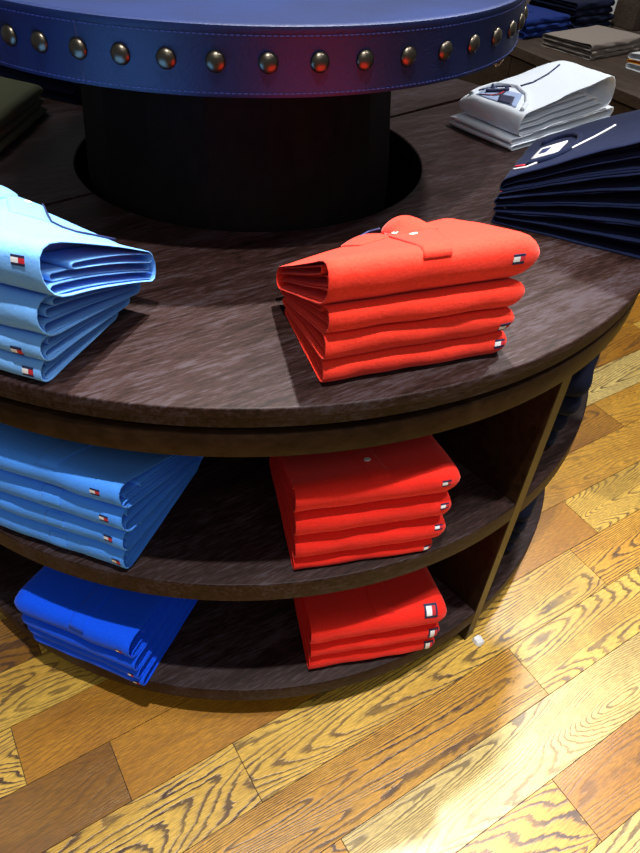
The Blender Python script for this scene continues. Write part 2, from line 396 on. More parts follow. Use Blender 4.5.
# brass pull ring under the leather edge
def torus(bm, c, ax, ay, R_, r_, n=28, m=8):
    c = Vector(c); ax = Vector(ax).normalized(); ay = Vector(ay).normalized(); az = ax.cross(ay)
    vs = [[bm.verts.new(c + (ax * cos(2 * pi * i / n) + ay * sin(2 * pi * i / n)) * (R_ + r_ * cos(2 * pi * j / m)) + az * r_ * sin(2 * pi * j / m)) for j in range(m)] for i in range(n)]
    for i in range(n):
        for j in range(m):
            bm.faces.new((vs[i][j], vs[(i + 1) % n][j], vs[(i + 1) % n][(j + 1) % m], vs[i][(j + 1) % m]))
bm = bmesh.new(); torus(bm, (CX + 0.398, -0.205, Z1 - 0.010), (0.83, 0.5, 0), (0, 0, 1), 0.0095, 0.0018)
box_verts(bm, (CX + 0.398, -0.205, Z1 + 0.001), (0.003, 0, 0), (0, 0.003, 0), (0, 0, 0.003))
obj('pull_ring', bm, MT['gold'], tier)

# ---------------------------------------------------------------- folded garments
class Stack:
    """u runs along the folded front, v runs back, layers pile up in z."""
    def __init__(s, o, ang, z, W, D, mirror, seed=1):
        s.o = Vector((o[0], o[1], 0)); a = rad(ang); s.U = Vector((cos(a), sin(a), 0)); s.V = Vector((-sin(a), cos(a), 0))
        s.z = z; s.W = W; s.D = D; s.mirror = mirror; s.layers = []; s.seed = seed; s.slump = 0.0
    def lift(s, u, v, n):
        z = 0.0
        for (tf, tb, pw) in s.layers[:n]:
            q = min(max(v / s.D, -0.05), 1.05); q = q if q > 0 else 0
            side = u / s.W if s.mirror else 1 - u / s.W
            side = min(max(side, 0), 1)
            z += tf + (tb * (1 - s.slump * side ** 1.3) - tf) * (q ** pw)
        if n:
            z += 0.0022 * noise.noise(Vector((u * 14 + s.seed * 3.1, v * 10, n * 5.3)))
        return z
    def world(s, u, v, z):
        return s.o + s.U * u + s.V * v + Vector((0, 0, s.z + z))

class Garment:
    def __init__(g, st, k, du=0, dv=0, W=None, D=None, nose=0.5, re=0.022):
        g.st = st; g.k = k; g.du = du; g.dv = dv; g.W = W or st.W; g.D = D or st.D; g.nose = nose; g.re = re
        g.Tf = st.lift(g.W / 2, 0.01, k + 1) - st.lift(g.W / 2, 0.01, k)
    def place(g, ui, v, h, wr=1.0):
        """ui: 0 = open side; v from nose; h 0..1 between lower and upper surface"""
        st = g.st
        us = (g.W - ui) if st.mirror else ui
        U = us + g.du; Vv = v + g.dv
        lo = st.lift(U, Vv, g.k) + 0.0006; hi = st.lift(U, Vv, g.k + 1) - 0.0003
        w = 0.0016 * wr * noise.noise(Vector((U * 22 + g.k * 7 + st.seed, Vv * 22, h * 1.5)))
        return st.world(U + w * 0.6, Vv + w * (1.4 if v < 0.05 else 0.5), lo + (hi - lo) * h)
    def loop(g, ui, v0, v1, hf0, hf1, hb0, hb1, inset=0.0, nn=9, nt=14, squeeze=1.0, vfront=0.0):
        """cross-section ring at station ui"""
        T = g.Tf
        fs = hf1 - hf0; rn = min(g.nose * T * fs, 0.45 * (v1 - v0)); rn = max(rn, 0.002)
        rb = min(max(0.003, 0.42 * g.st.layers[g.k][1] * (hb1 - hb0)), 0.012)
        pts = []
        nb = 5
        a0, a1 = v0 + vfront, v1
        def H(v, e):
            q = min(max((v - v0) / (v1 - v0), 0), 1)
            lo = hf0 + (hb0 - hf0) * q; hi = hf1 + (hb1 - hf1) * q
            Tl = max(T + (g.st.layers[g.k][1] - T) * q, 0.004)
            lo += inset / Tl; hi -= inset / Tl
            if hi < lo + 0.02: lo = hi = (lo + hi) / 2; hi += 0.01; lo -= 0.01
            c = (lo + hi) / 2
            return c + (hi - lo) / 2 * squeeze * e
        a0 += inset; a1 -= inset * 0.5
        for i in range(nt):                       # bottom, back -> front
            v = a1 - rb + (a0 + rn - (a1 - rb)) * i / nt; pts.append((v, -1))
        for i in range(nn):                       # nose
            f = -pi / 2 + pi * i / nn; pts.append((a0 + rn - rn * abs(cos(f)) ** 0.85, math.copysign(abs(sin(f)) ** 0.9, sin(f))))
        for i in range(nt): pts.append((a0 + rn + (a1 - rb - a0 - rn) * i / nt, 1))
        for i in range(nb): f = pi / 2 - pi * i / nb; pts.append((a1 - rb + rb * cos(f), sin(f)))
        return [(v, H(v, e)) for v, e in pts]
    def shell(g, bm, u0, u1, v0, v1, hf0=0, hf1=1, hb0=0, hb1=1, sheet=0.0022, cav=0.05, n=16, wr=1.0, seam=None):
        rings = []
        L = lambda ui, inset=0.0, sq=1.0, vf=0.0: [bm.verts.new(g.place(ui, v, h, wr)) for v, h in g.loop(ui, v0, v1, hf0, hf1, hb0, hb1, inset, squeeze=sq, vfront=vf)]
        rings.append(L(u0 + cav, sheet)); rings.append(L(u0 + cav * 0.4, sheet)); rings.append(L(u0 + 0.0006, sheet * 0.9)); rings.append(L(u0, sheet * 0.5)); rings.append(L(u0 + 0.0006, 0.0))
        re = min(g.re, 0.3 * (u1 - u0))
        for i in range(1, n + 1): rings.append(L(u0 + 0.0006 + (u1 - re - u0) * i / n))
        for i in range(1, 8):
            f = pi / 2 * i / 7
            sq = max(cos(f), 0.04) ** 0.75
            rings.append(L(u1 - re + re * sin(f), 0.0, sq, re * 0.55 * (1 - cos(f))))
        for A, B in zip(rings[:-1], rings[1:]):
            for j in range(len(A)): bm.faces.new((A[j], A[(j + 1) % len(A)], B[(j + 1) % len(A)], B[j]))
        bm.faces.new(rings[0]); bm.faces.new(rings[-1][::-1])
    # ---- points on the outer cloth: us viewer-left to right, w = arc distance from the nose (positive = over the top)
    def surf(g, us, w, off=0.0):
        def P(us, w):
            ui = (g.W - us) if g.st.mirror else us
            T = g.Tf; rn = g.nose * T
            Lq = pi / 2 * sqrt((rn * rn + T * T / 4) / 2)
            if abs(w) <= Lq:
                f = pi / 2 * w / Lq; v = rn - rn * abs(cos(f)) ** 0.85; e = math.copysign(abs(sin(f)) ** 0.9, sin(f))
            else: v = rn + abs(w) - Lq; e = math.copysign(1, w)
            re = g.re; sq = 1.0
            if ui > g.W - re:
                f = math.asin(min(1, (ui - (g.W - re)) / re)); sq = max(cos(f), 0.04) ** 0.75; v += re * 0.55 * (1 - cos(f)) if v < 0.02 else 0
            return g.place(ui, v, 0.5 + 0.5 * e * sq)
        p = P(us, w)
        if off == 0: return p
        d = 0.0015
        n = (P(us + d, w) - P(us - d, w)).cross(P(us, w + d) - P(us, w - d))
        if n.length < 1e-12: n = Vector((0, 0, 1))
        return p + n.normalized() * off
    def patch(g, bm, quad, nx=8, ny=8, off=0.0012, base=-0.0006, mat=None, fn=None):
        """quad of (us,w): four corners, bottom-left, bottom-right, top-right, top-left"""
        a, b, c, d = [Vector((x, y)) for x, y in quad]
        def Q(x, y, o): p = (a * (1 - x) + b * x) * (1 - y) + (d * (1 - x) + c * x) * y; return g.surf(p.x, p.y, o + (fn(x, y) if fn and o > 0 else 0))
        top = [[bm.verts.new(Q(i / nx, j / ny, off)) for i in range(nx + 1)] for j in range(ny + 1)]
        bot = [[bm.verts.new(Q(i / nx, j / ny, base)) for i in range(nx + 1)] for j in range(ny + 1)]
        for j in range(ny):
            for i in range(nx):
                f = bm.faces.new((top[j][i], top[j][i + 1], top[j + 1][i + 1], top[j + 1][i]))
                if mat: f.material_index = mat((i + .5) / nx, (j + .5) / ny)
        for j in range(ny):
            for col in (0, nx):
                f = bm.faces.new((top[j][col], top[j + 1][col], bot[j + 1][col], bot[j][col]))
                if mat: f.material_index = mat(0.02 if col == 0 else .98, (j + .5) / ny)
        for i in range(nx):
            for row in (0, ny):
                f = bm.faces.new((top[row][i], top[row][i + 1], bot[row][i + 1], bot[row][i]))
                if mat: f.material_index = mat((i + .5) / nx, .02 if row == 0 else .98)
    def cord(g, bm, path, r=0.0012, off=0.0004, n=6, sub_=6, mat=0):
        pts = []
        for (a, b) in zip(path[:-1], path[1:]):
            for i in range(sub_): q = i / sub_; pts.append((a[0] + (b[0] - a[0]) * q, a[1] + (b[1] - a[1]) * q))
        pts.append(path[-1])
        P = [g.surf(u, w, off) for u, w in pts]; rings = []
        for i, p in enumerate(P):
            t = (P[min(i + 1, len(P) - 1)] - P[max(i - 1, 0)]).normalized()
            nz = (g.surf(*pts[i], 0.002) - g.surf(*pts[i], 0.0)); 
            nz = nz.normalized() if nz.length > 0 else Vector((0, 0, 1)); s = t.cross(nz).normalized()
            rings.append([bm.verts.new(p + r * (cos(2 * pi * k / n) * s + sin(2 * pi * k / n) * nz)) for k in range(n)])
        for A, B in zip(rings[:-1], rings[1:]):
            for j in range(n):
                f = bm.faces.new((A[j], A[(j + 1) % n], B[(j + 1) % n], B[j])); f.material_index = mat
        bm.faces.new(rings[0]).material_index = mat; bm.faces.new(rings[-1][::-1]).material_index = mat

def flag(g, root, us, w, sx=0.0072, sy=0.0054, framed=False, tilt=0.0):
    bm = bmesh.new()
    if framed:
        f = lambda x, y: 0 if (x < .14 or x > .86 or y < .16 or y > .84) else (1 if x < .60 else 2)
    else:
        f = lambda x, y: 0 if (y < .24 or y > .76) else (1 if x < .55 else 2)
    q = [(us - sx, w - sy - tilt * sx), (us + sx, w - sy + tilt * sx), (us + sx, w + sy + tilt * sx), (us - sx, w + sy - tilt * sx)]
    g.patch(bm, q, 14, 12, 0.0008, -0.0005, f)
    return obj('flag_patch', bm, [MT['patch_navy'], MT['patch_white'], MT['patch_red']], root, smooth=False)

def folded(g, mat, name, label, cat, group, inner=None, inner_mat=None, wr=1.0, cav=0.055, body='body'):
    c = g.place(g.W / 2, g.D / 2, 0)
    root = thing(name, label, cat, tuple(round(x, 4) for x in c), group)
    bm = bmesh.new(); g.shell(bm, 0, g.W, 0, g.D, cav=cav, wr=wr, n=18)
    obj(body, bm, mat, root)
    inner = inner or []
    for (u0, v0, hf0, hf1, hb0, hb1) in inner:
        bm = bmesh.new()
        g.shell(bm, u0, min(cav * 0.95, u0 + 0.05), v0, g.D - 0.003, hf0, hf1, hb0, hb1, sheet=0.0016, cav=0.03, n=4, wr=wr)
        obj('inner_fold', bm, inner_mat or mat, root)
    return root

def placket(g, root, mat, quad, buttons, th=0.0022):
    bm = bmesh.new(); g.patch(bm, quad, 8, 10, th)
    p = sub(obj('placket', bm, mat, root), root)
    for (u, w) in buttons:
        bm = bmesh.new()
        c = g.surf(u, w, th); n = (g.surf(u, w, 0.003) - g.surf(u, w, 0)).normalized()
        t = (g.surf(u + 0.002, w) - g.surf(u, w)).normalized(); t = (t - n * t.dot(n)).normalized(); s = n.cross(t)
        R_ = 0.0052
        rr = [(0.9, 0), (1.0, 0.0008), (0.92, 0.0018), (0.7, 0.0016), (0.5, 0.0012)]
        rings = [[bm.verts.new(c + R_ * q * (cos(2 * pi * i / 18) * t + sin(2 * pi * i / 18) * s) + n * z) for i in range(18)] for q, z in rr]
        for A, B in zip(rings[:-1], rings[1:]):
            for i in range(18): bm.faces.new((A[i], A[(i + 1) % 18], B[(i + 1) % 18], B[i]))
        bm.faces.new(rings[-1]); bm.faces.new(rings[0][::-1])
        for dx, dy in ((.25, .25), (-.25, .25), (.25, -.25), (-.25, -.25)):
            cc = c + R_ * (dx * t + dy * s) + n * 0.0012
            vs = [bm.verts.new(cc + 0.0006 * (cos(pi / 3 * i) * t + sin(pi / 3 * i) * s) + n * 0.0003) for i in range(6)]
            f = bm.faces.new(vs); f.material_index = 1
        obj('button', bm, [MT['button'], MT['button_hole']], p)
    return p

THREE = [(0.004, 0.010, 0.06, 0.36, 0.05, 0.34), (0.007, 0.022, 0.38, 0.64, 0.36, 0.64), (0.002, 0.030, 0.67, 0.88, 0.66, 0.93)]
TWO = [(0.003, 0.008, 0.07, 0.42, 0.06, 0.48), (0.006, 0.020, 0.44, 0.74, 0.50, 0.92)]
SAG = [(0.004, 0.012, 0.07, 0.26, 0.06, 0.32), (0.007, 0.020, 0.28, 0.44, 0.34, 0.60), (0.002, 0.050, 0.46, 0.60, 0.62, 0.92)]

def build(st, specs, mat, name, cat, group, labels, **kw):
    out = []
    for k, (T, du, dv, extra) in enumerate(specs):
        g = Garment(st, k, du, dv, **{a: b for a, b in extra.items() if a in ('W', 'D', 'nose', 're')})
        r = folded(g, mat, name, labels[k], cat, group, extra.get('inner'), extra.get('inner_mat'), extra.get('wr', 1.0), extra.get('cav', 0.055))
        out.append((g, r))
    return out
def mk(o, ang, z, W, D, mirror, seed, Ts, slump=0.0):
    st = Stack(o, ang, z, W, D, mirror, seed); st.layers = Ts; st.slump = slump; return st

# --- coral red polos on the tabletop
Ts = [(.035, .014, 1), (.037, .014, 1), (.037, .015, 1), (.058, .058, 1.0)]
st = mk((0.0764, -0.7167), 13.7, ZT, 0.245, 0.190, False, 1, Ts, 0.48)
P = build(st, [(0, 0, 0, dict(inner=TWO, D=.160)), (0, 0.000, -0.002, dict(inner=TWO, D=.172)), (0, 0.001, -0.004, dict(inner=THREE, W=.247, D=.186)), (0, -0.003, -0.006, dict(inner=THREE, W=.258, re=.034, nose=.6, D=.196))],
          MT['red'], 'folded_polo_shirt', 'folded shirt', 'coral red polo shirts stacked on the tabletop',
          ['coral red folded polo shirt at the bottom of the stack on the tabletop', 'coral red folded polo shirt on the tabletop, second from the bottom of its stack',
           'coral red folded polo shirt on the tabletop, directly beneath the buttoned top one', 'coral red folded polo shirt with two white buttons, topmost on the tabletop stack'])
g, r = P[0]; flag(g, r, 0.229, 0.004)
g, r = P[1]; flag(g, r, 0.228, -0.006)
g, r = P[3]; flag(g, r, 0.221, 0.003, .0070, .0055)
placket(g, r, MT['red'], [(0.105, 0.018), (0.138, 0.018), (0.186, 0.150), (0.143, 0.200)], [(0.146, 0.172), (0.148, 0.128)], 0.0022)
bm = bmesh.new(); g.patch(bm, [(0.146, 0.158), (0.186, 0.138), (0.196, 0.200), (0.142, 0.208)], 14, 12, 0.002, fn=lambda x, y: 0.014 * sin(pi * x) ** 0.7 * min(1, y * 1.6))
cl = sub(obj('collar', bm, MT['red'], r), r)
bm = bmesh.new(); g.patch(bm, [(0.092, 0.158), (0.138, 0.170), (0.140, 0.204), (0.085, 0.204)], 14, 12, 0.0015, fn=lambda x, y: 0.006 * sin(pi * x) * min(1, y * 1.6))
obj('collar_flap', bm, MT['red'], r)
bm = bmesh.new(); g.cord(bm, [(0.112, 0.200), (0.128, 0.212), (0.142, 0.206)], 0.0014, 0.007); obj('neck_tape', bm, MT['line_navy'], cl)

# --- sky blue polos on the tabletop
Ts = [(.033, .018, 1.1), (.034, .020, 1.1), (.053, .028, 1.3), (.066, .066, 1.0)]
st = mk((-0.4611, -0.6101), -24, ZT, 0.245, 0.190, True, 2, Ts, 0.36)
P = build(st, [(0, 0, 0, dict(inner=TWO, D=.155)), (0, 0.010, -0.001, dict(inner=TWO, D=.172)), (0, 0.020, -0.003, dict(inner=THREE, D=.188)), (0, 0.040, -0.006, dict(inner=SAG, nose=.6, D=.200))],
          MT['sky'], 'folded_polo_shirt', 'folded shirt', 'sky blue polo shirts stacked on the tabletop',
          ['sky blue folded polo shirt at the bottom of the stack on the tabletop', 'sky blue folded polo shirt on the tabletop, second from the bottom of its stack',
           'sky blue folded polo shirt on the tabletop, directly beneath the buttoned top one', 'sky blue polo shirt with white button and navy edging, topmost of its stack'])
g, r = P[0]; flag(g, r, 0.229, 0.002, .0066, .0052)
g, r = P[1]; flag(g, r, 0.214, -0.004, .0066, .0052)
g, r = P[3]; flag(g, r, 0.223, 0.012, .0070, .0055)
placket(g, r, MT['sky'], [(0.112, 0.140), (0.147, 0.158), (0.088, 0.222), (0.040, 0.214)], [(0.078, 0.208)], 0.0016)
bm = bmesh.new(); g.patch(bm, [(0.020, 0.165), (0.066, 0.178), (0.052, 0.222), (0.012, 0.214)], 10, 10, 0.002, fn=lambda x, y: 0.004 * sin(pi * x))
obj('collar', bm, MT['sky'], r)
bm = bmesh.new(); g.cord(bm, [(0.084, 0.226), (0.112, 0.198), (0.147, 0.163), (0.168, 0.154), (0.182, 0.160), (0.190, 0.218)], 0.0014, 0.0012)
obj('piping', bm, MT['line_navy'], r)

# --- scarlet polos, middle shelf
ZM, ZB = 0.4417, 0.1115
Ts = [(.025, .020, 1), (.052, .030, .9), (.055, .032, .9), (.055, .034, 1.2)]
st = mk((0.0508, -0.7249), 7.6, ZM, 0.235, 0.235, False, 3, Ts, 0.3)
P = build(st, [(0, 0, 0, dict(W=.222)), (0, 0.001, -0.003, dict(inner=TWO)), (0, 0.000, -0.003, dict(inner=TWO)), (0, -0.002, -0.005, dict(inner=THREE, W=.241, re=.03))],
          MT['red2'], 'folded_polo_shirt', 'folded shirt', 'scarlet polo shirts stacked on the middle shelf',
          ['thin scarlet folded polo shirt at the bottom of the middle shelf stack', 'scarlet folded polo shirt on the middle shelf, second from the bottom of its stack',
           'scarlet folded polo shirt on the middle shelf, directly beneath the topmost one', 'scarlet folded polo shirt, topmost of the stack on the middle shelf'])
flag(P[0][0], P[0][1], 0.211, 0.000, .0065, .004); flag(P[1][0], P[1][1], 0.219, 0.012, .0065, .0048); flag(P[2][0], P[2][1], 0.220, 0.008, .0065, .0048); flag(P[3][0], P[3][1], 0.214, 0.006, .0065, .0048)
g, r = P[3]; placket(g, r, MT['red2'], [(0.105, 0.020), (0.135, 0.022), (0.128, 0.140), (0.098, 0.138)], [(0.115, 0.075)], 0.0016)
bm = bmesh.new(); g.patch(bm, [(0.090, 0.150), (0.150, 0.140), (0.150, 0.205), (0.075, 0.205)], 10, 10, 0.002, fn=lambda x, y: 0.009 * sin(pi * x) * sin(pi * min(1, y * 1.2)))
obj('collar', bm, MT['red2'], r)

# --- scarlet polos, bottom shelf, with larger framed badges
Ts = [(.045, .026, 1), (.046, .030, 1), (.066, .040, 1.2)]
st = mk((0.0867, -0.7160), 7.0, ZB, 0.246, 0.235, False, 4, Ts)
P = build(st, [(0, 0, 0, dict()), (0, 0.001, -0.002, dict()), (0, -0.001, -0.004, dict(W=.252, re=.028))],
          MT['red2'], 'folded_polo_shirt', 'folded shirt', 'scarlet polo shirts with large badges on the bottom shelf',
          ['scarlet folded polo shirt with large framed badge, bottom of the lowest shelf stack', 'scarlet polo shirt with large framed badge, middle one of the bottom shelf stack',
           'scarlet folded polo shirt with large framed badge, topmost on the bottom shelf'])
for g, r in P[:2]: flag(g, r, 0.230, 0.004, .0100, .0125, True)
g, r = P[2]; flag(g, r, 0.216, 0.024, .0120, .0150, True)
placket(g, r, MT['red2'], [(0.115, 0.030), (0.150, 0.032), (0.148, 0.170), (0.110, 0.170)], [], 0.0016)

# --- azure polos, middle shelf
Ts = [(.052, .026, 1), (.045, .028, 1), (.054, .030, 1), (.054, .034, 1.2)]
st = mk((-0.4198, -0.6176), -24, ZM, 0.245, 0.235, True, 5, Ts, 0.3)
P = build(st, [(0, 0, 0, dict(inner=SAG)), (0, 0.008, -0.002, dict(inner=SAG)), (0, 0.016, -0.004, dict(inner=TWO)), (0, 0.022, -0.006, dict(inner=SAG, nose=.6))],
          MT['mid'], 'folded_polo_shirt', 'folded shirt', 'azure polo shirts stacked on the middle shelf',
          ['azure blue folded polo shirt at the bottom of the middle shelf stack', 'azure blue folded polo shirt on the middle shelf, second from the bottom of its stack',
           'azure blue folded polo shirt on the middle shelf, directly beneath the topmost one', 'azure blue folded polo shirt, topmost of the stack on the middle shelf'])
flag(P[0][0], P[0][1], 0.232, 0.000, .0065, .0048); flag(P[1][0], P[1][1], 0.222, 0.006, .0065, .0048); flag(P[2][0], P[2][1], 0.218, 0.005, .0065, .0048); flag(P[3][0], P[3][1], 0.210, 0.006, .0065, .0048)
for i, (g, r) in enumerate(P):
    w0, w1 = [(-.004, .018), (-.002, .02), (.0, .03), (.018, .14)][i]
    placket(g, r, MT['mid'], [(0.120, w0), (0.150, w0), (0.150, w1), (0.120, w1)], [], 0.0012)

# --- royal blue polos, bottom shelf
Ts = [(.026, .020, 1), (.028, .022, 1), (.036, .024, 1), (.062, .036, 1.2)]
st = mk((-0.4295, -0.6226), -26, ZB, 0.243, 0.235, True, 6, Ts)
P = build(st, [(0, 0, 0, dict(inner=TWO)), (0, -0.004, -0.001, dict(inner=TWO)), (0, -0.005, -0.004, dict(inner=TWO)), (0, -0.007, -0.006, dict(inner=SAG, re=.03, nose=.6))],
          MT['royal'], 'folded_polo_shirt', 'folded shirt', 'royal blue polo shirts stacked on the bottom shelf',
          ['royal blue folded polo shirt at the bottom of the lowest shelf stack', 'royal blue folded polo shirt on the lowest shelf, second from the bottom of its stack',
           'royal blue folded polo shirt on the lowest shelf, directly beneath the topmost one', 'royal blue folded polo shirt, topmost of the stack on the lowest shelf'])
flag(P[0][0], P[0][1], 0.230, 0.000, .0055, .0035); flag(P[1][0], P[1][1], 0.228, 0.000, .0055, .0035); flag(P[3][0], P[3][1], 0.222, 0.000, .0055, .0040)
g, r = P[3]; placket(g, r, MT['royal'], [(0.125, 0.010), (0.155, 0.010), (0.155, 0.14), (0.125, 0.14)], [], 0.0014)

# --- navy garments on the shelves round the corner of the right divider
Ts = [(.042, .03, 1)] * 3 + [(.05, .035, 1)]
st = mk((0.545, -0.492), 60, ZM, 0.245, 0.235, True, 7, Ts)
P = build(st, [(0, 0, 0.012, dict()), (0, 0.000, 0.004, dict()), (0, 0.0, -0.004, dict()), (0, 0.0, -0.008, dict())], MT['black'], 'folded_sweatshirt', 'folded sweatshirt', 'black garments on the middle shelf beyond the divider',
          ['black folded sweatshirt, lowest on the middle shelf beyond the divider', 'black folded sweatshirt, second from the bottom on the middle shelf beyond the divider',
           'black folded sweatshirt, third from the bottom on the middle shelf beyond the divider', 'black folded sweatshirt just under the tabletop rim, topmost beyond the divider'])
Ts = [(.036, .026, 1)] * 4
st = mk((0.548, -0.478), 60, ZB, 0.245, 0.235, True, 8, Ts)
P = build(st, [(0, 0, 0.006, dict()), (0, 0.000, 0.002, dict()), (0, 0.0, -0.002, dict()), (0, 0.0, -0.004, dict())], MT['black'], 'folded_sweatshirt', 'folded sweatshirt', 'black garments on the bottom shelf beyond the divider',
          ['black folded sweatshirt, lowest on the bottom shelf beyond the divider', 'black folded sweatshirt, second from the bottom on the bottom shelf beyond the divider',
           'black folded sweatshirt, third from the bottom on the bottom shelf beyond the divider', 'black folded sweatshirt, topmost on the bottom shelf beyond the divider'])

# --- off-white sweatshirts on the tabletop, collar towards the plinth
Ts = [(.016, .012, 1), (.018, .012, 1), (.078, .042, 1.0)]
st = mk((0.812, 0.222), 123, ZT, 0.172, 0.345, False, 9, Ts)
WI = [(0.004, 0.03, 0.05, 0.22, 0.05, 0.30), (0.008, 0.05, 0.24, 0.42, 0.32, 0.50), (0.012, 0.08, 0.44, 0.60, 0.52, 0.75)]
P = build(st, [(0, -.004, 0.0, dict(wr=2, W=.178)), (0, 0.0, -0.004, dict(wr=2, D=.35)), (0, 0.0, 0.012, dict(inner=WI, wr=4.5, D=.32, nose=.7, re=.05))],
          MT['white'], 'folded_sweatshirt', 'folded sweatshirt', 'off-white sweatshirts stacked on the tabletop',
          ['off-white folded sweatshirt lying flat, bottom of the pale stack by the table seam', 'thin off-white folded sweatshirt, middle of the pale stack by the table seam', 'off-white folded sweatshirt with open collar and striped neck tape, top of the pale stack'])
g, r = P[2]
L0 = pi / 2 * sqrt(((.7 * g.Tf) ** 2 + g.Tf ** 2 / 4) / 2); wD = g.D - .7 * g.Tf + L0
bm = bmesh.new()
bm = bmesh.new(); g.cord(bm, [(.014, .322), (.030, .290), (.058, .258), (.100, .240), (.146, .256), (.158, .290), (.150, .325)], 0.0048, 0.001, 8, 6)
obj('collar', bm, MT['white'], r)
bm = bmesh.new(); g.patch(bm, [(.030, .322), (.135, .326), (.146, .275), (.066, .262)], 12, 8, 0.0012)
np_ = sub(obj('neck_lining', bm, MT['paleblue'], r), r)
bm = bmesh.new(); g.patch(bm, [(.044, .320), (.078, .324), (.100, .292), (.066, .286)], 6, 6, 0.0024)
obj('size_label', bm, MT['patch_navy'], np_)
bm = bmesh.new()
for q, m_ in ((0.0, 0), (0.004, 1), (0.008, 0)):
    g.cord(bm, [(.128 - q, .324 - q), (.110 - q, .312 - q), (.104 - q, .296 - q * .5), (.108 - q, .276)], 0.0013, 0.0020, 6, 5, m_)
obj('neck_tape', bm, [MT['patch_navy'], MT['patch_red']], r)
bm = bmesh.new(); g.cord(bm, [(.152, .300), (.128, .262), (.098, .236), (.092, .200), (.100, .140), (.115, .085)], 0.0018, 0.001)
obj('seam', bm, MT['line_navy'], r)
bm = bmesh.new(); g.cord(bm, [(.140, .270), (.120, .290), (.128, .305), (.100, .268), (.112, .262)], 0.0034, 0.004)
obj('neck_tie', bm, MT['line_navy'], r)

# --- navy sweatshirts on the tabletop at the right
Ts = [(.031, .010, 1.4), (.033, .010, 1.4), (.034, .010, 1.4), (.034, .010, 1.4), (.034, .010, 1.4), (.060, .022, 1.4)]
st = mk((0.700, -0.470), 59, ZT, 0.225, 0.355, False, 10, Ts)
NI = [(0.004, 0.03, 0.06, 0.45, 0.06, 0.45), (0.007, 0.05, 0.48, 0.82, 0.48, 0.85)]
P = build(st, [(0, 0, 0.0, dict(wr=4.5, re=.05)), (0, -.003, -0.004, dict(wr=4.5, re=.05)), (0, -.004, 0.0, dict(wr=4.5, re=.05)), (0, 0.0, 0.003, dict(wr=4.5, re=.05)), (0, -0.004, -0.002, dict(wr=4.5, re=.05)), (0, 0.0, 0.0, dict(wr=4.5, re=.05, nose=.7, inner=NI))],
          MT['navy'], 'folded_sweatshirt', 'folded sweatshirt', 'navy sweatshirts stacked on the tabletop',
          ['navy folded sweatshirt at the very bottom of the tall stack on the tabletop right', 'navy folded sweatshirt, second from the bottom of the tall tabletop stack',
           'navy folded sweatshirt, third from the bottom of the tall tabletop stack', 'navy folded sweatshirt, third from the top of the tall tabletop stack',
           'navy folded sweatshirt, directly beneath the open-collared one in the tall tabletop stack', 'navy folded sweatshirt with open collar, pale label and white piping, top of the tall stack'])
g, r = P[5]
L0 = pi / 2 * sqrt(((.7 * g.Tf) ** 2 + g.Tf ** 2 / 4) / 2); wD = g.D - .7 * g.Tf + L0
cx_, cw_ = 0.095, wD - 0.050
bm = bmesh.new(); ring = [(cx_ + 0.062 * cos(a), cw_ + 0.042 * sin(a)) for a in [rad(x) for x in range(150, 400, 24)]]
g.cord(bm, ring, 0.0050, 0.0005, 8, 3); obj('collar', bm, MT['navy'], r)
bm = bmesh.new(); g.patch(bm, [(cx_ - .024, cw_ + .022), (cx_ + .026, cw_ + .018), (cx_ + .020, cw_ - .022), (cx_ - .030, cw_ - .016)], 6, 6, 0.0014)
lb = sub(obj('size_label', bm, MT['patch_white'], r), r)
bm = bmesh.new(); g.patch(bm, [(cx_ - .012, cw_ + .014), (cx_ + .012, cw_ + .012), (cx_ + .008, cw_ - .002), (cx_ - .014, cw_ + .002)], 4, 4, 0.0022)
obj('label_print', bm, MT['line_navy'], lb)
bm = bmesh.new(); g.cord(bm, [(cx_ - .060, cw_ + .040), (cx_ - .072, cw_ + .020), (cx_ - .050, cw_ - .025), (cx_ - .005, cw_ - .062), (cx_ + .034, cw_ - .085)], 0.0016, 0.001)
obj('piping', bm, MT['patch_white'], r)
bm = bmesh.new(); g.cord(bm, [(cx_ - .046, cw_ + .040), (cx_ - .058, cw_ + .024)], 0.0020, 0.001)
obj('neck_tape', bm, MT['patch_red'], r)
for i, (g, r) in enumerate(P[:5]):
    if i in (1, 3, 4):
        bm = bmesh.new(); w = g.D + 0.002
        g.cord(bm, [(0.012, w - 0.006), (0.022, w + 0.002), (0.030, w + 0.004)], 0.0018, 0.002, 6, 4); obj('neck_tape', bm, MT['patch_white'] if i != 3 else MT['patch_red'], r)

# --- olive and navy garments at the far left of the tabletop
Ts = [(.03, .016, .9), (.032, .016, .9), (.05, .026, 1.0)]
st = mk((-0.742, 0.245), -98.6, ZT, 0.250, 0.325, True, 11, Ts)
OI = [(0.000, 0.02, 0.10, 0.80, 0.10, 0.80)]
P = build(st, [(0, 0, 0.0, dict(wr=2)), (0, -.002, -.004, dict(wr=2)), (0, 0.0, 0.0, dict(wr=2, inner=OI, inner_mat=MT['sky']))], MT['olive'], 'folded_sweatshirt', 'folded sweatshirt', 'olive sweatshirts at the left of the tabletop',
          ['olive green folded sweatshirt, bottom of the stack at the left edge', 'olive green folded sweatshirt, middle of the stack at the left edge', 'olive green folded sweatshirt with bright blue lining, top of the stack at the left edge'])
Ts = [(.03, .02, .9), (.045, .026, 1.0)]
st = mk((-0.505, 0.617), 240, ZT, 0.250, 0.30, True, 12, Ts)
P = build(st, [(0, 0, 0.0, dict(wr=2)), (0, 0.0, 0.0, dict(wr=2))], MT['navy'], 'folded_sweatshirt', 'folded sweatshirt', 'navy sweatshirts under the left of the leather drum',
          ['navy folded sweatshirt under the leather drum at left, bottom one', 'navy folded sweatshirt with white stripes under the leather drum at left, top one'])
g, r = P[1]
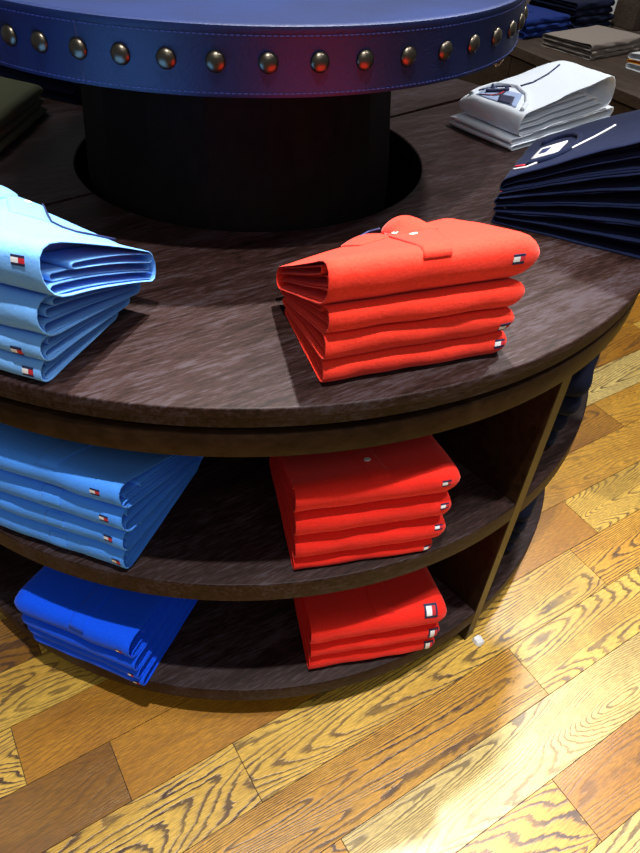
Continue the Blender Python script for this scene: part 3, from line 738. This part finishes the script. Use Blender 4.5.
bm = bmesh.new(); g.cord(bm, [(0.175, 0.225), (0.145, 0.262), (0.135, 0.300)], 0.002, 0.001); obj('piping', bm, MT['patch_white'], r)

# ---------------------------------------------------------------- background counter, wall, garments
bE = Vector((0.358, -0.9337, 0)); bN = Vector((0.9337, 0.358, 0)); bO = Vector((1.185, 1.974, 0)) - bE * 1.5
HC = 0.55
ctr = thing('wall_counter', 'low dark brown counter with drawer fronts along the white wall', 'counter', tuple(bO + bE * 1.8 + bN * 0.4))
L_ = 3.4
bm = bmesh.new(); box_verts(bm, bO + bE * (L_ / 2) + bN * 0.475 + Vector((0, 0, HC - 0.02)), bE * L_ / 2, bN * 0.475, Vector((0, 0, 0.02))); bevel(bm, 0.002, 1)
flat_smooth(obj('worktop', bm, MT['counter_wood'], ctr))
bm = bmesh.new(); box_verts(bm, bO + bE * (L_ / 2) + bN * 0.495 + Vector((0, 0, (HC - 0.04) / 2)), bE * (L_ / 2 - 0.01), bN * 0.445, Vector((0, 0, (HC - 0.041) / 2)))
obj('carcass', bm, MT['counter_wood'], ctr, smooth=False)
for i in range(5):
    s0 = 0.22 + i * 0.62
    bm = bmesh.new(); box_verts(bm, bO + bE * (s0 + 0.31) + bN * 0.040 + Vector((0, 0, 0.27)), bE * 0.3075, bN * 0.0098, Vector((0, 0, 0.225))); bevel(bm, 0.002, 1)
    flat_smooth(obj('drawer_front', bm, MT['counter_wood'], ctr))
bm = bmesh.new(); box_verts(bm, bO + bE * (L_ / 2) + bN * 1.00 + Vector((0, 0, 1.3)), bE * (L_ / 2 + 0.4), bN * 0.04, Vector((0, 0, 1.3)))
o = obj('wall_back', bm, MT['wall'], smooth=False); o['kind'] = 'structure'
post = thing('shelf_upright', 'dark brown square upright standing on the counter by the white wall', 'upright', (1.915, 2.43, HC))
bm = bmesh.new(); box_verts(bm, Vector((1.915, 2.43, HC + 0.9)), bE * 0.075, bN * 0.05, Vector((0, 0, 0.9))); bevel(bm, 0.004, 1)
flat_smooth(obj('upright_board', bm, MT['counter_wood'], post))

def trousers(o, ang, W, D, Ts, seed, mats, labels, group, name='folded_jeans', cat='folded jeans', offs=None):
    st = mk(o, ang, HC, W, D, False, seed, Ts)
    for k in range(len(Ts)):
        du, dv = (offs or [(0, 0)] * 9)[k]
        g = Garment(st, k, du, dv, re=0.04, nose=.6)
        r = folded(g, mats[k], name, labels[k], cat, group, [(0.003, 0.01, 0.08, 0.50, 0.08, 0.9)], None, 6.0)
        if k == len(Ts) - 1 and name == 'folded_jeans':
            bm = bmesh.new(); g.patch(bm, [(W * .30, D * .30), (W * .55, D * .30), (W * .55, D * .62), (W * .30, D * .62)], 6, 6, 0.002); obj('back_pocket', bm, mats[k], r)
trousers((1.262, 2.090), 30, 0.33, 0.42, [(.026, .024, 1)] * 3, 21, [MT['denim']] * 3,
         ['bright blue folded jeans, bottom pair of the stack on the counter', 'bright blue folded jeans, middle pair of the stack on the counter', 'bright blue folded jeans, top pair of the bright stack on the counter'], 'bright blue jeans on the counter', offs=[(0, 0), (.004, .0), (0, .01)])
trousers((1.566, 2.270), 30, 0.30, 0.30, [(.03, .028, 1)] * 4 , 22, [MT['denimdark']] * 4,
         ['dark navy folded jeans, lowest pair beside the bright blue ones', 'dark navy folded jeans, second pair up beside the bright blue ones', 'dark navy folded jeans, third pair up beside the bright blue ones', 'dark navy folded jeans, topmost pair on the counter'], 'dark jeans on the counter', offs=[(0, 0), (.01, .0), (.0, .01), (.0, .01)])
trousers((1.455, 1.765), 32, 0.42, 0.27, [(.016, .014, 1), (.018, .016, 1), (.026, .02, 1)], 23, [MT['khaki']] * 3,
         ['beige folded trousers at the bottom of the pile on the counter', 'beige folded trousers in the middle of the pile on the counter', 'beige folded trousers on top of the pile on the counter'], 'beige trousers on the counter', 'folded_trousers', 'folded trousers', offs=[(0, 0), (.004, .004), (.0, .006)])
trousers((1.675, 1.500), 32, 0.24, 0.20, [(.03, .022, 1), (.016, .012, 1), (.03, .024, 1)], 24, [MT['knitwhite'], MT['orange'], MT['knitwhite']],
         ['white knitted sweater, lower one at the right end of the counter', 'orange knitted sweater between two white ones on the counter', 'white knitted sweater, upper one at the right end of the counter'], None, 'folded_sweater', 'folded sweater', offs=[(0, 0), (.004, .004), (.006, .006)])

# ---------------------------------------------------------------- small white scrap at the divider foot
bm = bmesh.new(); rng = random.Random(3); n = 12
c = Vector((0.462, -0.607, 0.0)); ring = [c + Vector((cos(2 * pi * i / n) * 0.012 * rng.uniform(.8, 1.2), sin(2 * pi * i / n) * 0.012 * rng.uniform(.8, 1.2), 0.0005)) for i in range(n)]
vb = [bm.verts.new(p) for p in ring]; vt = [bm.verts.new(c + (p - c) * 0.8 + Vector((0, 0, rng.uniform(.004, .009)))) for p in ring]; ct = bm.verts.new(c + Vector((0, 0, 0.005)))
for i in range(n): bm.faces.new((vb[i], vb[(i + 1) % n], vt[(i + 1) % n], vt[i])); bm.faces.new((vt[i], vt[(i + 1) % n], ct))
bm.faces.new(vb[::-1])
o = obj('paper_scrap', bm, MT['scrap'], smooth=False); o['label'] = 'small crumpled white paper scrap on the floor at the foot of the divider'; o['category'] = 'paper scrap'

for o in bpy.data.objects:
    if '_o' in o: del o['_o']
